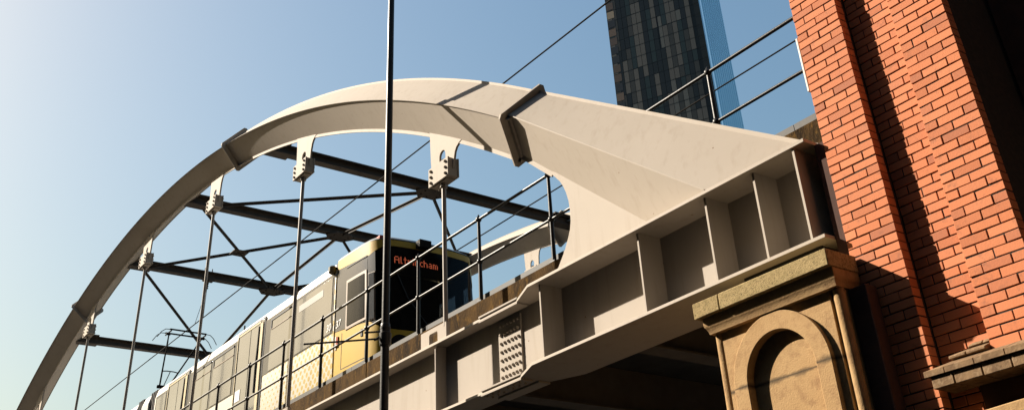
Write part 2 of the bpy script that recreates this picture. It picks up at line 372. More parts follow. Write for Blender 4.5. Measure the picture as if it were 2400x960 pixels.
# hangers: lug plate, clevis block with bolts, rod, base plate
def rib_bottom_z(X):
    return CB[1] + math.sqrt(RB ** 2 - (X - CB[0]) ** 2)
bolt_me = None
def bolt_mesh():
    global bolt_me
    if bolt_me is None:
        o = MB().tube((0, 0.012, 0), (0, -0.003, 0), 0.028, n=12).tube((0, -0.003, 0), (0, -0.023, 0), 0.0225, 0.021, n=6).tube((0, -0.023, 0), (0, -0.031, 0), 0.013, n=8).build('bolt', M['cream'])
        bolt_me = o.data; bpy.data.objects.remove(o)
    return bolt_me
def add_bolt(parent, loc, rot=(0, 0, 0), sc=1.0):
    o = bpy.data.objects.new('bolt', bolt_mesh()); COL.objects.link(o); o.parent = parent; o.location = loc; o.rotation_euler = rot; o.scale = (sc,) * 3
    return o
def make_hanger(X, yc, detail):
    zr = rib_bottom_z(X)
    sl = -(X - CB[0]) / math.sqrt(RB ** 2 - (X - CB[0]) ** 2)      # rib slope here
    zc = zr - (0.62 if X > -14 else 0.70)
    ztop, zbot = zc + 0.15, zc - 0.15
    mb = MB().tube((X, yc, 4.40), (X, yc, zbot - 0.02), 0.034, n=16)
    mb.tube((X, yc, zbot - 0.075), (X, yc, zbot - 0.0), 0.062, n=6)
    h = pb(mb.build('hanger', M['rod'], bridge))
    if not detail: pass
    # lug plate
    zl = zr + sl * (-0.48) + 0.03; zrr = zr + sl * 0.53 + 0.03
    outer = [(X - 0.275, zc - 0.02), (X - 0.325, min(zc + 0.30, zl - 0.16)), (X - 0.355, zl - 0.10), (X - 0.40, zl - 0.035), (X - 0.48, zl), (X, zr + 0.05), (X + 0.53, zrr),
             (X + 0.44, zrr - 0.028), (X + 0.375, zrr - 0.065), (X + 0.335, zrr - 0.125), (X + 0.305, max(zc + 0.05, zrr - 0.24)), (X + 0.275, zc - 0.02)]
    sx = 0.085; zs = zc + 0.10
    slot = [(X - sx, zs), (X + sx, zs)] + [(X + sx * math.cos(a), zs + 0.20 + sx * math.sin(a)) for a in [math.pi * i / 8 for i in range(9)]]
    lug = plate(outer, [slot], yc - 0.018, yc + 0.018, 'lug', M['cream'], h)
    cl = MB()
    for s in (-1, 1):
        cl.prism([(X - 0.27, zbot + 0.0), (X + 0.27, zbot), (X + 0.27, ztop), (X - 0.27, ztop)], yc + s * 0.085 - 0.014, yc + s * 0.085 + 0.014)
    cl.box(X + 0.19, X + 0.262, yc - 0.071, yc + 0.071, zbot + 0.004, ztop - 0.004)
    cl.box(X - 0.262, X - 0.19, yc - 0.071, yc + 0.071, zbot + 0.004, ztop - 0.004)
    cl.box(X - 0.19, X + 0.19, yc - 0.07, yc + 0.07, zbot - 0.02, zbot + 0.06)
    ck = cl.build('clevis_block', M['cream'], h, bevel=0.004)
    nut = MB().tube((X, yc, ztop - 0.05), (X, yc, ztop + 0.08), 0.034, n=10).tube((X, yc, ztop - 0.02), (X, yc, ztop + 0.035), 0.05, n=6).build('top_nut', M['steel'], h)
    for bx in (-0.20, 0.20):
        for bz in (-0.095, 0.0, 0.095):
            add_bolt(h, (X + bx, yc - 0.099, zc + bz))
            if detail: add_bolt(h, (X + bx, yc + 0.099, zc + bz), (0, 0, math.pi))
    # base plate standing on the girder, with an access hole
    base = [(X - 0.60, 4.147), (X + 0.055, 4.147), (X + 0.055, 4.452), (X - 0.60, 4.452)]
    r = 0.03; hx0, hx1, hz0, hz1 = X - 0.385, X - 0.165, 4.21, 4.385
    hole = []
    for (cx, cz, a0) in ((hx1 - r, hz1 - r, 0), (hx0 + r, hz1 - r, 90), (hx0 + r, hz0 + r, 180), (hx1 - r, hz0 + r, 270)):
        hole += [(cx + r * math.cos(math.radians(a0 + a)), cz + r * math.sin(math.radians(a0 + a))) for a in (0, 30, 60, 90)]
    plate(base, [hole], yc - 0.03, yc + 0.03, 'base_plate', M['cream'], h)
    return h
HX = (-11.40, -16.40, -21.25, -26.10, -30.85, -35.60, -40.3)
for X in HX: make_hanger(X, YC, True)
for X in HX[1:6]: make_hanger(X, YF, False)

# cross beams and wind bracing between the ribs
BX = (-19.20, -24.04, -28.56, -33.18, -37.9)
def rz(X): return CR[1] + math.sqrt(RR ** 2 - (X - CR[0]) ** 2)
YM = (YC + YF) / 2
for X in BX:
    z = rz(X) - 0.02; mb = MB()
    for dz in (-0.10, 0.10): mb.box(X - 0.105, X + 0.105, YC + 0.2, YF - 0.2, z + dz - 0.012, z + dz + 0.012)
    mb.box(X - 0.010, X + 0.010, YC + 0.2, YF - 0.2, z - 0.0875, z + 0.0875)
    b = pb(mb.build('cross_beam', M['steel'], bridge))
    for y0, y1 in ((YC + 0.10, YC + 0.85), (YF - 0.85, YF - 0.10)):
        MB().box(X - 0.15, X + 0.15, y0, y1, z - 0.145, z - 0.114).box(X - 0.15, X + 0.15, y0, y1, z + 0.114, z + 0.145).box(X + 0.012, X + 0.03, y0, y1, z - 0.113, z + 0.113).build('end_stub', M['steel'], b)
    if X > -35:
        hexp = [(X + 0.33 * math.cos(a), YM + 0.42 * math.sin(a)) for a in [math.radians(30 + 60 * i) for i in range(6)]]
        MB().loft([[(x, y, z - 0.165) for x, y in hexp], [(x, y, z - 0.113) for x, y in hexp]]).build('node_plate', M['steel'], b)
        mbn = MB()
        for x, y in [(X + 0.2 * math.cos(a), YM + 0.25 * math.sin(a)) for a in [math.radians(60 * i) for i in range(6)]]:
            mbn.tube((x, y, z - 0.165), (x, y, z - 0.20), 0.022, n=6)
        mbn.build('node_bolts', M['steel'], b)
def brace(X0, y0, X1, y1, w=0.085):
    z0, z1 = rz(X0) - 0.12, rz(X1) - 0.12
    a = Vector((X0, y0, z0)); b = Vector((X1, y1, z1)); d = (b - a).normalized()
    mb = MB().bar(a + d * 0.15, b - d * 0.15, w, 0.012).bar(a + d * 0.15 + Vector((0, 0, -.035)), b - d * 0.15 + Vector((0, 0, -.035)), 0.012, w * 0.8)
    return pb(mb.build('brace', M['steel'], bridge))
for i in range(3):
    brace(BX[i], YM, BX[i + 1], YM, 0.10)                         # spine from node to node
yn, yf = YC + 0.6, YF - 0.6
for X0, y0, X1, y1 in ((BX[1], yn, BX[0], YM), (BX[1], yf, BX[0], YM), (BX[2], yn, BX[1], YM), (BX[1], yn, BX[2], YM),
                       (BX[2], yf, BX[1], YM), (BX[1], yf, BX[2], YM), (BX[2], yn, BX[3], YM), (BX[2], yf, BX[3], YM)):
    brace(X0, y0, X1, y1)
for s in (yn, yf):                                                 # plates where the diagonals cross
    xm = (BX[1] + BX[2]) / 2; ym = (s + YM) / 2; z = (rz(BX[1]) + rz(BX[2])) / 2 - 0.15
    pb(MB().box(xm - 0.22, xm + 0.22, ym - 0.22, ym + 0.22, z - 0.02, z).build('brace_plate', M['steel'], bridge))

# edge girder: web, flanges, stiffeners, bolted splice
ZT0, ZT1, ZB0, ZB1 = 4.110, 4.145, 3.203, 3.236
XE = -4.857
def girder(yc, s):      # s = -1: outside face towards -Y
    web = pb(MB().box(-44.5, XE - 0.03, yc - 0.009, yc + 0.009, ZB1, ZT0).build('edge_girder', M['cream'], bridge))
    wide, nar = 0.39, 0.20
    for nm, z0, z1 in (('top_flange', ZT0, ZT1), ('bottom_flange', ZB0, ZB1)):
        fl = MB()
        x1, x2 = -9.50, -9.02
        o1, o2 = yc - wide, yc + wide
        ring = [(-44.5, yc - nar), (x1, yc - nar), (x2, yc - wide), (XE, yc - wide), (XE, yc + wide), (x2, yc + wide), (x1, yc + nar), (-44.5, yc + nar)]
        fl.loft([[(x, y, z0) for x, y in ring], [(x, y, z1) for x, y in ring]])
        fl.build(nm, M['cream'], web, bevel=0.003)
    for X in (-5.005, -5.535, -6.17, -7.165, -8.875):
        for q in (-1, 1):
            ya, yb = sorted((yc + q * 0.0095, yc + q * (0.325 if X < -5.1 else 0.37)))
            MB().box(X - 0.013, X + 0.013, ya, yb, ZB1 + 0.001, ZT0 - 0.001).build('stiffener', M['cream'], web, bevel=0.002)
    for X in HX:
        for q in (-1, 1):
            y0, y1 = yc + q * 0.0095, yc + q * 0.175
            c = 0.045
            m2 = MB()
            vs = [(y0, ZB1 + .001), (y1, ZB1 + .001), (y1, ZT0 - c), (y1 - q * c, ZT0 - .001), (y0, ZT0 - .001)]
            m2.loft([[(X - 0.012, y, z) for y, z in vs], [(X + 0.012, y, z) for y, z in vs]])
            m2.build('stiffener', M['cream'], web, bevel=0.002)
    return web
gn = girder(YC, -1)
gf = girder(YF, -1)
# splice on the near girder
sp = MB().box(-10.135, -9.665, YC - 0.034, YC - 0.010, 3.29, 4.06).build('splice_plate', M['cream'], gn, bevel=0.002)
for r in range(7):
    for x in (-10.08, -10.005, -9.93, -9.855, -9.785, -9.715):
        add_bolt(gn, (x, YC - 0.035, 3.375 + r * 0.1035), sc=0.82)
for (z0, z1, nm) in ((ZT1 + 0.001, ZT1 + 0.024, 'flange_cover_plate'), (ZT0 - 0.024, ZT0 - 0.001, 'flange_cover_plate'), (ZB1 + 0.001, ZB1 + 0.022, 'flange_cover_plate'), (ZB0 - 0.024, ZB0 - 0.001, 'flange_cover_plate')):
    for q in (-1, 1):
        ya, yb = sorted((YC + q * 0.042, YC + q * 0.215))
        MB().box(-10.30, -9.47, ya, yb, z0, z1).build(nm, M['cream'], gn, bevel=0.002)
for x in (-10.22, -10.10, -9.98, -9.79, -9.67, -9.55):
    for y in (YC - 0.17, YC - 0.09):
        add_bolt(gn, (x, y, ZT1 + 0.024), (-math.pi / 2, 0, 0), 0.7)
        add_bolt(gn, (x, y, ZB0 - 0.024), (math.pi / 2, 0, 0), 0.7)

# deck: concrete edge upstand, slab, floor beams
dk = MB()
x = -44.5
while x < -4.6:
    x2 = min(x + 6.0, -4.52)
    dk.box(x + 0.006, x2 - 0.006, 7.75, 8.10, 3.96, 4.78); x = x2
dk = pb(dk.build('deck_edge', M['concrete'], bridge, bevel=0.012))
sl = pb(MB().box(-44.5, -4.87, 8.10, YF - 0.45, 3.98, 4.30).build('deck_slab', M['deckc'], bridge))
fe = pb(MB().box(-44.5, -4.5, YF - 0.45, YF - 0.15, 3.96, 4.78).build('deck_edge', M['concrete'], bridge, bevel=0.012))
x = -42.0
while x < -5.5:
    mb = MB().box(x - 0.012, x + 0.012, YC + 0.02, YF - 0.02, 3.40, 3.977).box(x - 0.14, x + 0.14, YC + 0.40, YF - 0.40, 3.375, 3.40)
    pb(mb.build('floor_beam', M['beam'], bridge)); x += 2.4

# ------------------------------------------------------------------ railing on the near deck edge
RY = 7.80
rail = empty('railing', (-18, RY, 4.78), 'black ball-jointed railing with grey toe board on the concrete deck edge', 'railing')
pr = at(rail)
ZR1, ZR2 = 6.028, 5.382
PX = [-6.548 - 1.0 * 0, -8.07, -9.59, -11.27, -12.97, -14.61, -16.28, -17.90, -19.50, -21.15, -22.75, -24.4, -26.05, -27.7, -29.35]
def post(X):
    z0 = 4.782
    mb = MB().lathe([(0.031, 0), (0.029, 0.35), (0.027, ZR2 - z0 - 0.04)], (X, RY, z0), 12)
    mb.lathe([(0.027, ZR2 - z0 + 0.04), (0.024, ZR1 - z0 - 0.03)], (X, RY, z0), 12)
    p = pr(mb.build('post', M['black'], rail))
    for z, r in ((ZR2, 0.046), (ZR1, 0.046)):
        MB().ball((X, RY, z), r, 12).build('ball_joint', M['black'], p)
    MB().lathe([(0.012, 0.03), (0.018, 0.055), (0.006, 0.075)], (X, RY, ZR1), 8).build('finial', M['black'], p)
    MB().box(X - 0.055, X + 0.055, RY - 0.04, RY + 0.045, z0 - 0.001, z0 + 0.022).build('foot_plate', M['black'], p, bevel=0.004)
    return p
for X in PX: post(X)
for z, r in ((ZR1, 0.022), (ZR2, 0.0195)):
    mb = MB().tube((-44, RY, z), (-4.5, RY, z), r, n=12)
    pr(mb.build('rail', M['black'], rail))
mb = MB(); x = -44.0
while x < -4.6:
    mb.box(x + 0.004, min(x + 2.4, -4.5) - 0.004, RY + 0.05, RY + 0.062, 4.785, 4.905); x += 2.4
pr(mb.build('toe_board', M['toe'], rail))

# ------------------------------------------------------------------ overhead wires
w1 = MB().path([(-70 + i * 4, 9.70, 9.885) for i in range(20)] + [(9.0, 9.70, 9.885)], 0.0150).build('overhead_wire', M['wire'])
tag(w1, 'thin contact wire running above the tram and touching its pantograph', 'wire', 'overhead tram wires')
w2 = MB().path([(-70 + i * 4, 13.0, 9.60) for i in range(20)] + [(9.0, 13.0, 9.60)], 0.0150).build('overhead_wire', M['wire'])
tag(w2, 'thin contact wire of the far track, seen behind the railing by the brick pier', 'wire', 'overhead tram wires')
zA = rz(-28.56) - 0.13
hg = empty('wire_hanger', (-28.56, 9.86, zA), 'small clamp with dropper loop hung from a cross beam to hold the wire', 'wire hanger')
ph = at(hg)
ph(MB().box(-28.66, -28.46, 9.72, 10.02, zA - 0.05, zA).tube((-28.60, 9.76, zA - 0.05), (-28.60, 9.76, zA + 0.36), 0.016, n=8).tube((-28.60, 9.98, zA - 0.05), (-28.60, 9.98, zA + 0.36), 0.016, n=8).build('clamp', M['steel'], hg))
ph(MB().lathe([(0.02, -0.30), (0.045, -0.27), (0.02, -0.24), (0.045, -0.2), (0.02, -0.17), (0.045, -0.13), (0.015, -0.05)], (-28.56, 9.86, zA), 10).build('insulator', M['steel'], hg))
ph(MB().path([(-28.56, 9.86, zA - 0.3), (-28.85, 9.72, 9.895)], 0.008, 6).path([(-28.56, 9.86, zA - 0.3), (-28.15, 9.71, 9.895)], 0.008, 6).build('dropper', M['wire'], hg))

# ------------------------------------------------------------------ tram
TY = 9.68; YS = 8.50; YO = 2 * TY - YS
tram = empty('tram', (-23.0, TY, 4.3), 'yellow and white tram with polka dots, crossing the bridge', 'tram')
pt_ = at(tram)
def body_profile():
    near = [(YS + 0.10, 4.50), (YS, 4.66), (YS, 7.36), (YS + 0.012, 7.40), (YS + 0.06, 7.575), (YS + 0.22, 7.70), (YS + 0.6, 7.80)]
    return near + [(2 * TY - y, z) for y, z in reversed(near)]
def body(x0, x1, m, name='body_shell'):
    pr_ = body_profile()
    return pt_(MB().loft([[(x0, y, z) for y, z in pr_], [(x1, y, z) for y, z in pr_]]).build(name, m, tram, bevel=0.01))
car1 = body(-27.65, -17.24, M['dots'])
car2 = body(-39.5, -29.21, M['tramwhite'])
mid = body(-28.75, -28.19, M['roofgrey'], 'articulation_module')
def bellows(x0, x1):
    mb = MB(); n = 8
    for i in range(n):
        a = x0 + (x1 - x0) * i / n; b = x0 + (x1 - x0) * (i + 1) / n
        mb.box(a + 0.004, b - 0.004, YS + 0.05 + 0.03 * (i % 2), YO - 0.05 - 0.03 * (i % 2), 4.6, 7.62)
    return pt_(mb.build('bellows', M['bellows'], tram))
bellows(-28.185, -27.655); bellows(-29.205, -28.755)
def glazing(car, x0, x1):
    MB().box(x0, x1, YS - 0.006, YS + 0.01, 6.165, 7.365).build('glazing_band', M['tramdark'], car)
def window(car, x0, x1, hopper):
    w = MB().box(x0, x1, YS - 0.014, YS - 0.0065, 6.185, 7.30).build('window', M['tramglass'], car, bevel=0.004)
    if hopper:
        f = MB()
        f.box(x0 + .01, x1 - .01, YS - 0.026, YS - 0.0145, 7.262, 7.298).box(x0 + .01, x0 + .05, YS - 0.026, YS - 0.0145, 7.075, 7.262)
        f.build('window_seal', M['rubber'], w)
        MB().box(x0 + .05, x1 - .01, YS - 0.024, YS - 0.0145, 7.066, 7.084).build('hopper_bar', M['tanframe'], w)
    return w
glazing(car1, -27.55, -17.30); glazing(car2, -39.4, -29.3)
w0 = window(car1, -18.96, -17.36, False)
MB().box(-18.85, -17.75, YS - 0.018, YS - 0.0145, 7.03, 7.17).build('window_vinyl', mat('grey_window_vinyl', (0.30, 0.28, 0.26), rough=0.4), w0)
window(car1, -20.24, -19.10, True)
window(car1, -23.50, -22.26, True)
window(car1, -24.66, -23.64, True)
window(car1, -27.45, -26.75, False)
window(car2, -30.9, -29.5, False); window(car2, -34.4, -33.0, True)
def door(car, x0, x1):
    d = MB().box(x0 - 0.03, x1 + 0.03, YS - 0.012, YS + 0.012, 4.56, 7.475).build('door', M['rubber'], car)
    xm = (x0 + x1) / 2
    for a, b in ((x0 + 0.015, xm - 0.012), (xm + 0.012, x1 - 0.015)):
        MB().box(a, b, YS - 0.020, YS - 0.0125, 4.60, 7.44).build('door_leaf', M['tramglass'], d, bevel=0.004)
    fr = MB()
    fr.box(x1 - 0.185, x1 - 0.055, YS - 0.034, YS - 0.0205, 4.62, 7.37)
    fr.box(x0 + 0.02, x0 + 0.05, YS - 0.034, YS - 0.0205, 4.62, 7.40)
    fr.box(x0 + 0.05, x1 - 0.185, YS - 0.030, YS - 0.0205, 7.385, 7.425)
    fr.build('door_post', M['creampost'], d)
    MB().path([(x1 - 0.25, YS - 0.028, 7.32), (x1 - 0.265, YS - 0.03, 6.9), (x1 - 0.30, YS - 0.03, 6.4), (x1 - 0.30, YS - 0.028, 5.9)], 0.022, 8).build('door_seal', M['rubber'], d)
    return d
d1 = door(car1, -22.05, -20.585); door(car1, -26.59, -25.13); door(car2, -32.6, -31.1)
MB().box(-21.93, -21.66, YS - 0.028, YS - 0.0225, 5.92, 6.16).build('door_notice', M['paper'], d1)
MB().lathe([(0.05, 0), (0.085, 0.03), (0.085, 0.13), (0.05, 0.16)], (0, 0, 0), 14).build('camera_pod', mat('olive_brown_pod', (0.13, 0.10, 0.035), rough=0.4), car1).location = (-17.36, YS - 0.03, 7.36)
MB().box(-17.3, -17.21, YS + 0.02, YO - 0.02, 4.55, 7.55).build('cab_joint', M['rubber'], car1)

# cab: a lofted nose
PLAN = [(-17.20, 1.172), (-16.85, 1.166), (-16.5, 1.155), (-16.2, 1.140), (-15.95, 1.115), (-15.79, 1.075), (-15.68, 1.01), (-15.61, 0.92), (-15.565, 0.79), (-15.53, 0.56), (-15.505, 0.32), (-15.495, 0.11)]
OUT = [(x, TY - d) for x, d in PLAN] + [(x, TY + d) for x, d in reversed(PLAN)]
NP = len(OUT)
def lean(x, z):
    w = max(0.0, (x + 17.2) / 1.70)
    return -w * (0.13 * max(0.0, (z - 5.8) / 1.7) ** 1.4 + 0.10 * max(0.0, (5.3 - z) / 0.8) ** 1.5)
def surf(i, z, off=0.0):
    x, y = OUT[i]
    a = OUT[max(i - 1, 0)]; b = OUT[min(i + 1, NP - 1)]
    t = Vector((b[0] - a[0], b[1] - a[1], 0)).normalized(); n = Vector((-t.y, t.x, 0))
    if n.dot(Vector((x + 16.8, y - TY, 0))) < 0: n = -n
    return Vector((x + lean(x, z), y, z)) + n * off
def front_s(i):     # 0 on the flank, 1 on the front
    return min(1.0, max(0.0, (OUT[i][0] + 15.95) / 0.36))
z_low = lambda i: 4.50
z_a = lambda i: 6.15 - 0.15 * min(1, (OUT[i][0] + 17.2) / 1.4) - 0.20 * front_s(i)
z_b = lambda i: 7.385 - 0.09 * min(1, (OUT[i][0] + 17.2) / 1.4) + 0.135 * front_s(i)
z_c = lambda i: 7.575 - 0.02 * front_s(i)
def band(i0, i1, za, zb, name, m, off=0.0, thick=0.02, parent=None, steps=6):
    ra, rb = [], []
    vs = []; fs = []; n = i1 - i0 + 1
    for k in range(steps + 1):
        for i in range(i0, i1 + 1):
            z = za(i) + (zb(i) - za(i)) * k / steps; vs.append(surf(i, z, off))
    for k in range(steps + 1):
        for i in range(i0, i1 + 1):
            z = za(i) + (zb(i) - za(i)) * k / steps; vs.append(surf(i, z, off - thick))
    N = n * (steps + 1)
    for k in range(steps):
        for i in range(n - 1):
            a = k * n + i; fs.append((a, a + 1, a + 1 + n, a + n)); fs.append((N + a, N + a + n, N + a + n + 1, N + a + 1))
    for i in range(n - 1):
        fs.append((i, N + i, N + i + 1, i + 1)); a = steps * n + i; fs.append((a, a + 1, N + a + 1, N + a))
    for k in range(steps):
        a = k * n; fs.append((a, a + n, N + a + n, N + a)); a = k * n + n - 1; fs.append((a, N + a, N + a + n, a + n))
    o = MB().add(vs, fs).build(name, m, tram if parent is None else parent)
    return pt_(o) if parent is None else o
cab = band(0, NP - 1, z_low, lambda i: z_a(i) - 0.004, 'cab_lower', M['yellow'], thick=0.03)
scr = band(5, NP - 6, lambda i: z_a(i) + 0.004, lambda i: z_b(i) - 0.004, 'windscreen', M['seethrough'], off=0.0, thick=0.012)
sideL = band(0, 5, lambda i: z_a(i) + 0.004, lambda i: z_b(i) - 0.004, 'cab_side_panel', M['tramdark'], thick=0.03)
sideR = band(NP - 6, NP - 1, lambda i: z_a(i) + 0.004, lambda i: 6.22, 'cab_side_panel', M['tramdark'], thick=0.03)
band(NP - 6, NP - 1, lambda i: 7.06, lambda i: z_b(i) - 0.004, 'cab_side_panel', M['tramdark'], thick=0.03)
band(NP - 6, NP - 5, lambda i: 6.222, lambda i: 7.058, 'cab_pillar', M['tramdark'], thick=0.03)
band(NP - 4, NP - 3, lambda i: 6.222, lambda i: 7.058, 'cab_pillar', M['tramdark'], thick=0.03)
band(NP - 5, NP - 4, lambda i: 6.222, lambda i: 7.058, 'cab_side_window', M['seethrough'], thick=0.012)
band(NP - 3, NP - 1, lambda i: 6.222, lambda i: 7.058, 'cab_side_window', M['seethrough'], thick=0.012)
cabin = pt_(MB().box(-17.18, -17.12, TY - 1.12, TY + 1.12, 4.6, 7.5).box(-17.1, -15.75, TY - 0.95, TY + 0.95, 4.6, 5.1).box(-16.05, -15.66, TY - 0.85, TY + 0.85, 5.1, 5.75).build('cab_interior', M['rubber'], tram))
MB().box(-16.75, -16.3, TY - 0.05, TY + 0.4, 5.1, 5.6).box(-16.80, -16.70, TY - 0.05, TY + 0.4, 5.6, 6.55).build('driver_seat', M['tramdark'], cabin, bevel=0.04)
vis = band(0, NP - 1, z_b, z_c, 'visor', M['yellow'], thick=0.03, steps=4)
band(NP - 8, NP - 5, lambda i: 6.95 + 0.5 * (1 if i < NP - 7 else 0), lambda i: z_b(i) + 0.002, 'visor_drop', M['yellow'], off=0.006, thick=0.008, parent=vis)
rings = []
for s, z in ((1.0, 7.576), (0.985, 7.60), (0.93, 7.655), (0.82, 7.71), (0.66, 7.76), (0.4, 7.795), (0.05, 7.81)):
    rings.append([((x + lean(x, 7.575) + 17.2) * s - 17.2, (y - TY) * (0.3 + 0.7 * s) + TY, z) for x, y in OUT])
pt_(MB().loft(rings).build('cab_roof', M['roofgrey'], tram))
# cab door with its framed window, quarter light, handle
def flank(x):      # y of the near flank at x (interpolated)
    for (x0, d0), (x1, d1) in zip(PLAN, PLAN[1:]):
        if x0 <= x <= x1: return TY - (d0 + (d1 - d0) * (x - x0) / (x1 - x0))
    return TY - PLAN[-1][1]
def on_flank(x, z, off): return Vector((x + lean(x, z), flank(x) - off, z))
def flank_quad(x0, x1, z0, z1, name, m, parent, off=0.006, th=0.012):
    xs = [x0 + (x1 - x0) * i / 6 for i in range(7)]; vs = []; fs = []
    for o_ in (off, off - th):
        for z in (z0, (z0 + z1) / 2, z1):
            vs += [on_flank(x, z, o_) for x in xs]
    for k in range(2):
        for i in range(6):
            a = k * 7 + i; fs += [(a, a + 1, a + 8, a + 7), (21 + a, 21 + a + 7, 21 + a + 8, 21 + a + 1)]
    for i in range(6): fs += [(i, 21 + i, 22 + i, i + 1), (14 + i, 15 + i, 36 + i, 35 + i)]
    for k in range(2): fs += [(k * 7, k * 7 + 7, 21 + k * 7 + 7, 21 + k * 7), (k * 7 + 6, 27 + k * 7, 34 + k * 7, k * 7 + 13)]
    return MB().add(vs, fs).build(name, m, parent)
fl = flank_quad
fr = fl(-16.78, -16.03, 6.075, 7.04, 'cab_door_frame', M['tanframe'], sideL, 0.014, 0.016)
fl(-16.72, -16.10, 6.135, 6.98, 'cab_door_window', M['screen'], fr, 0.022, 0.02)
qf = fl(-15.98, -15.80, 6.02, 6.94, 'quarter_light_frame', M['tanframe'], sideL, 0.012, 0.014)
fl(-15.965, -15.815, 6.035, 6.925, 'quarter_light', M['tramglass'], qf, 0.018, 0.014)
for xa, xb, za, zb in ((-16.93, -16.92, 5.38, 6.06), (-16.02, -16.01, 5.30, 7.25), (-16.93, -16.01, 5.375, 5.385)):
    fl(xa, xb, za, zb, 'door_gap', M['rubber'], cab if zb < 6.1 else sideL, 0.004, 0.006)
fl(-16.80, -16.02, 7.30, 7.325, 'door_gutter', M['rubber'], vis, 0.010, 0.012)
fl(-16.22, -16.16, 5.80, 5.93, 'door_handle', M['rubber'], cab, 0.012, 0.02)
mk = fl(-17.13, -17.05, 5.84, 6.03, 'side_marker', M['redlamp'], cab, 0.02, 0.03)
fl(-17.17, -17.13, 5.80, 6.05, 'marker_case', M['paper'], cab, 0.014, 0.02)
# fleet number, half on the body, half on the cab
def text_obj(s, size, name, m, parent, loc, rot=(math.pi / 2, 0, 0), shear=0.12, ext=0.002):
    c = bpy.data.curves.new(name, 'FONT'); c.body = s; c.size = size; c.shear = shear; c.extrude = ext; c.space_character = 0.98
    o = bpy.data.objects.new(name, c); COL.objects.link(o)
    dg = bpy.context.evaluated_depsgraph_get(); me = bpy.data.meshes.new_from_object(o.evaluated_get(dg))
    bpy.data.objects.remove(o); bpy.data.curves.remove(c)
    me.materials.clear(); me.materials.append(m)
    q = bpy.data.objects.new(name, me); COL.objects.link(q); q.parent = parent; q.location = loc; q.rotation_euler = rot
    return q
text_obj('30', 0.20, 'fleet_number', M['white'], car1, (-17.53, YS - 0.021, 6.235))
text_obj('37', 0.20, 'fleet_number', M['white'], sideL, (-17.18, flank(-17.0) - 0.012, 6.215), rot=(math.pi / 2, 0, 0.035))
# destination display: 5x7 dots following the curve of the windscreen
FONT = {'A': ['01110', '10001', '10001', '11111', '10001', '10001', '10001'], 'l': ['10', '10', '10', '10', '10', '10', '11'], 't': ['010', '010', '111', '010', '010', '010', '011'],
        'r': ['0000', '0000', '1011', '1100', '1000', '1000', '1000'], 'i': ['1', '0', '1', '1', '1', '1', '1'], 'n': ['0000', '0000', '1110', '1001', '1001', '1001', '1001'],
        'c': ['000', '000', '011', '100', '100', '100', '011'], 'h': ['1000', '1000', '1110', '1001', '1001', '1001', '1001'], 'a': ['0000', '0000', '0110', '0001', '0111', '1001', '0111'],
        'm': ['00000', '00000', '11010', '10101', '10101', '10101', '10101']}
def nose_x(y):
    d = abs(y - TY); P = list(reversed(PLAN))
    if d <= P[0][1]: return P[0][0]
    for (x0, d0), (x1, d1) in zip(P, P[1:]):
        if d0 <= d <= d1: return x0 + (x1 - x0) * (d - d0) / (d1 - d0)
    return -17.2
cx = 0; pitch = 0.0208
for ch in 'Altrincham':
    g_ = FONT[ch]; led = MB()
    for r_, row in enumerate(g_):
        for c_, b_ in enumerate(row):
            if b_ == '1':
                y = 8.90 + (cx + c_) * pitch; z = 7.215 - r_ * 0.0205
                x = nose_x(y); x += lean(x, z) + 0.006; sl_ = (nose_x(y + .01) - nose_x(y - .01)) / 0.02
                led.hexa([(x - .004, y - 0.0075, z - .0056), (x + sl_ * 0.0075 - .004, y + 0.0075, z - .0056), (x + sl_ * 0.0075 - .008, y + 0.0075, z - .0056), (x - .008, y - 0.0075, z - .0056),
                          (x - .004, y - 0.0075, z + .0056), (x + sl_ * 0.0075 - .004, y + 0.0075, z + .0056), (x + sl_ * 0.0075 - .008, y + 0.0075, z + .0056), (x - .008, y - 0.0075, z + .0056)])
    led.build('display_letter', M['led'], scr); cx += len(g_[0]) + 1
MB().path([tuple(surf(11, 5.85, 0.03)), tuple(surf(9, 6.4, 0.03)), tuple(surf(8, 6.95, 0.03))], 0.012, 6).build('wiper', M['rubber'], scr)
MB().box(-15.60, -15.44, 9.32, 9.58, 7.42, 7.575).build('roof_camera', M['screen'], vis, bevel=0.01)
MB().box(-16.02, -15.80, 8.66, 8.78, 7.575, 7.66).build('roof_marker', M['redlamp'], vis, bevel=0.02)
hl = MB()
for y in (8.98, 2 * TY - 8.98):
    x = nose_x(y) + lean(nose_x(y), 5.6)
    vs = [(y + 0.17 * math.cos(a), 5.58 + 0.13 * math.sin(a)) for a in [2 * math.pi * k / 18 for k in range(18)]]
    ring = lambda o: [(nose_x(p[0]) + lean(-15.5, p[1]) + o, p[0], p[1]) for p in vs]
    h_ = MB().loft([ring(-0.03), ring(0.012)]).build('headlight', M['screen'], cab)
    MB().ball((x + 0.012, y + 0.03, 5.60), 0.035, 12).build('headlight_lens', M['lens'], h_)
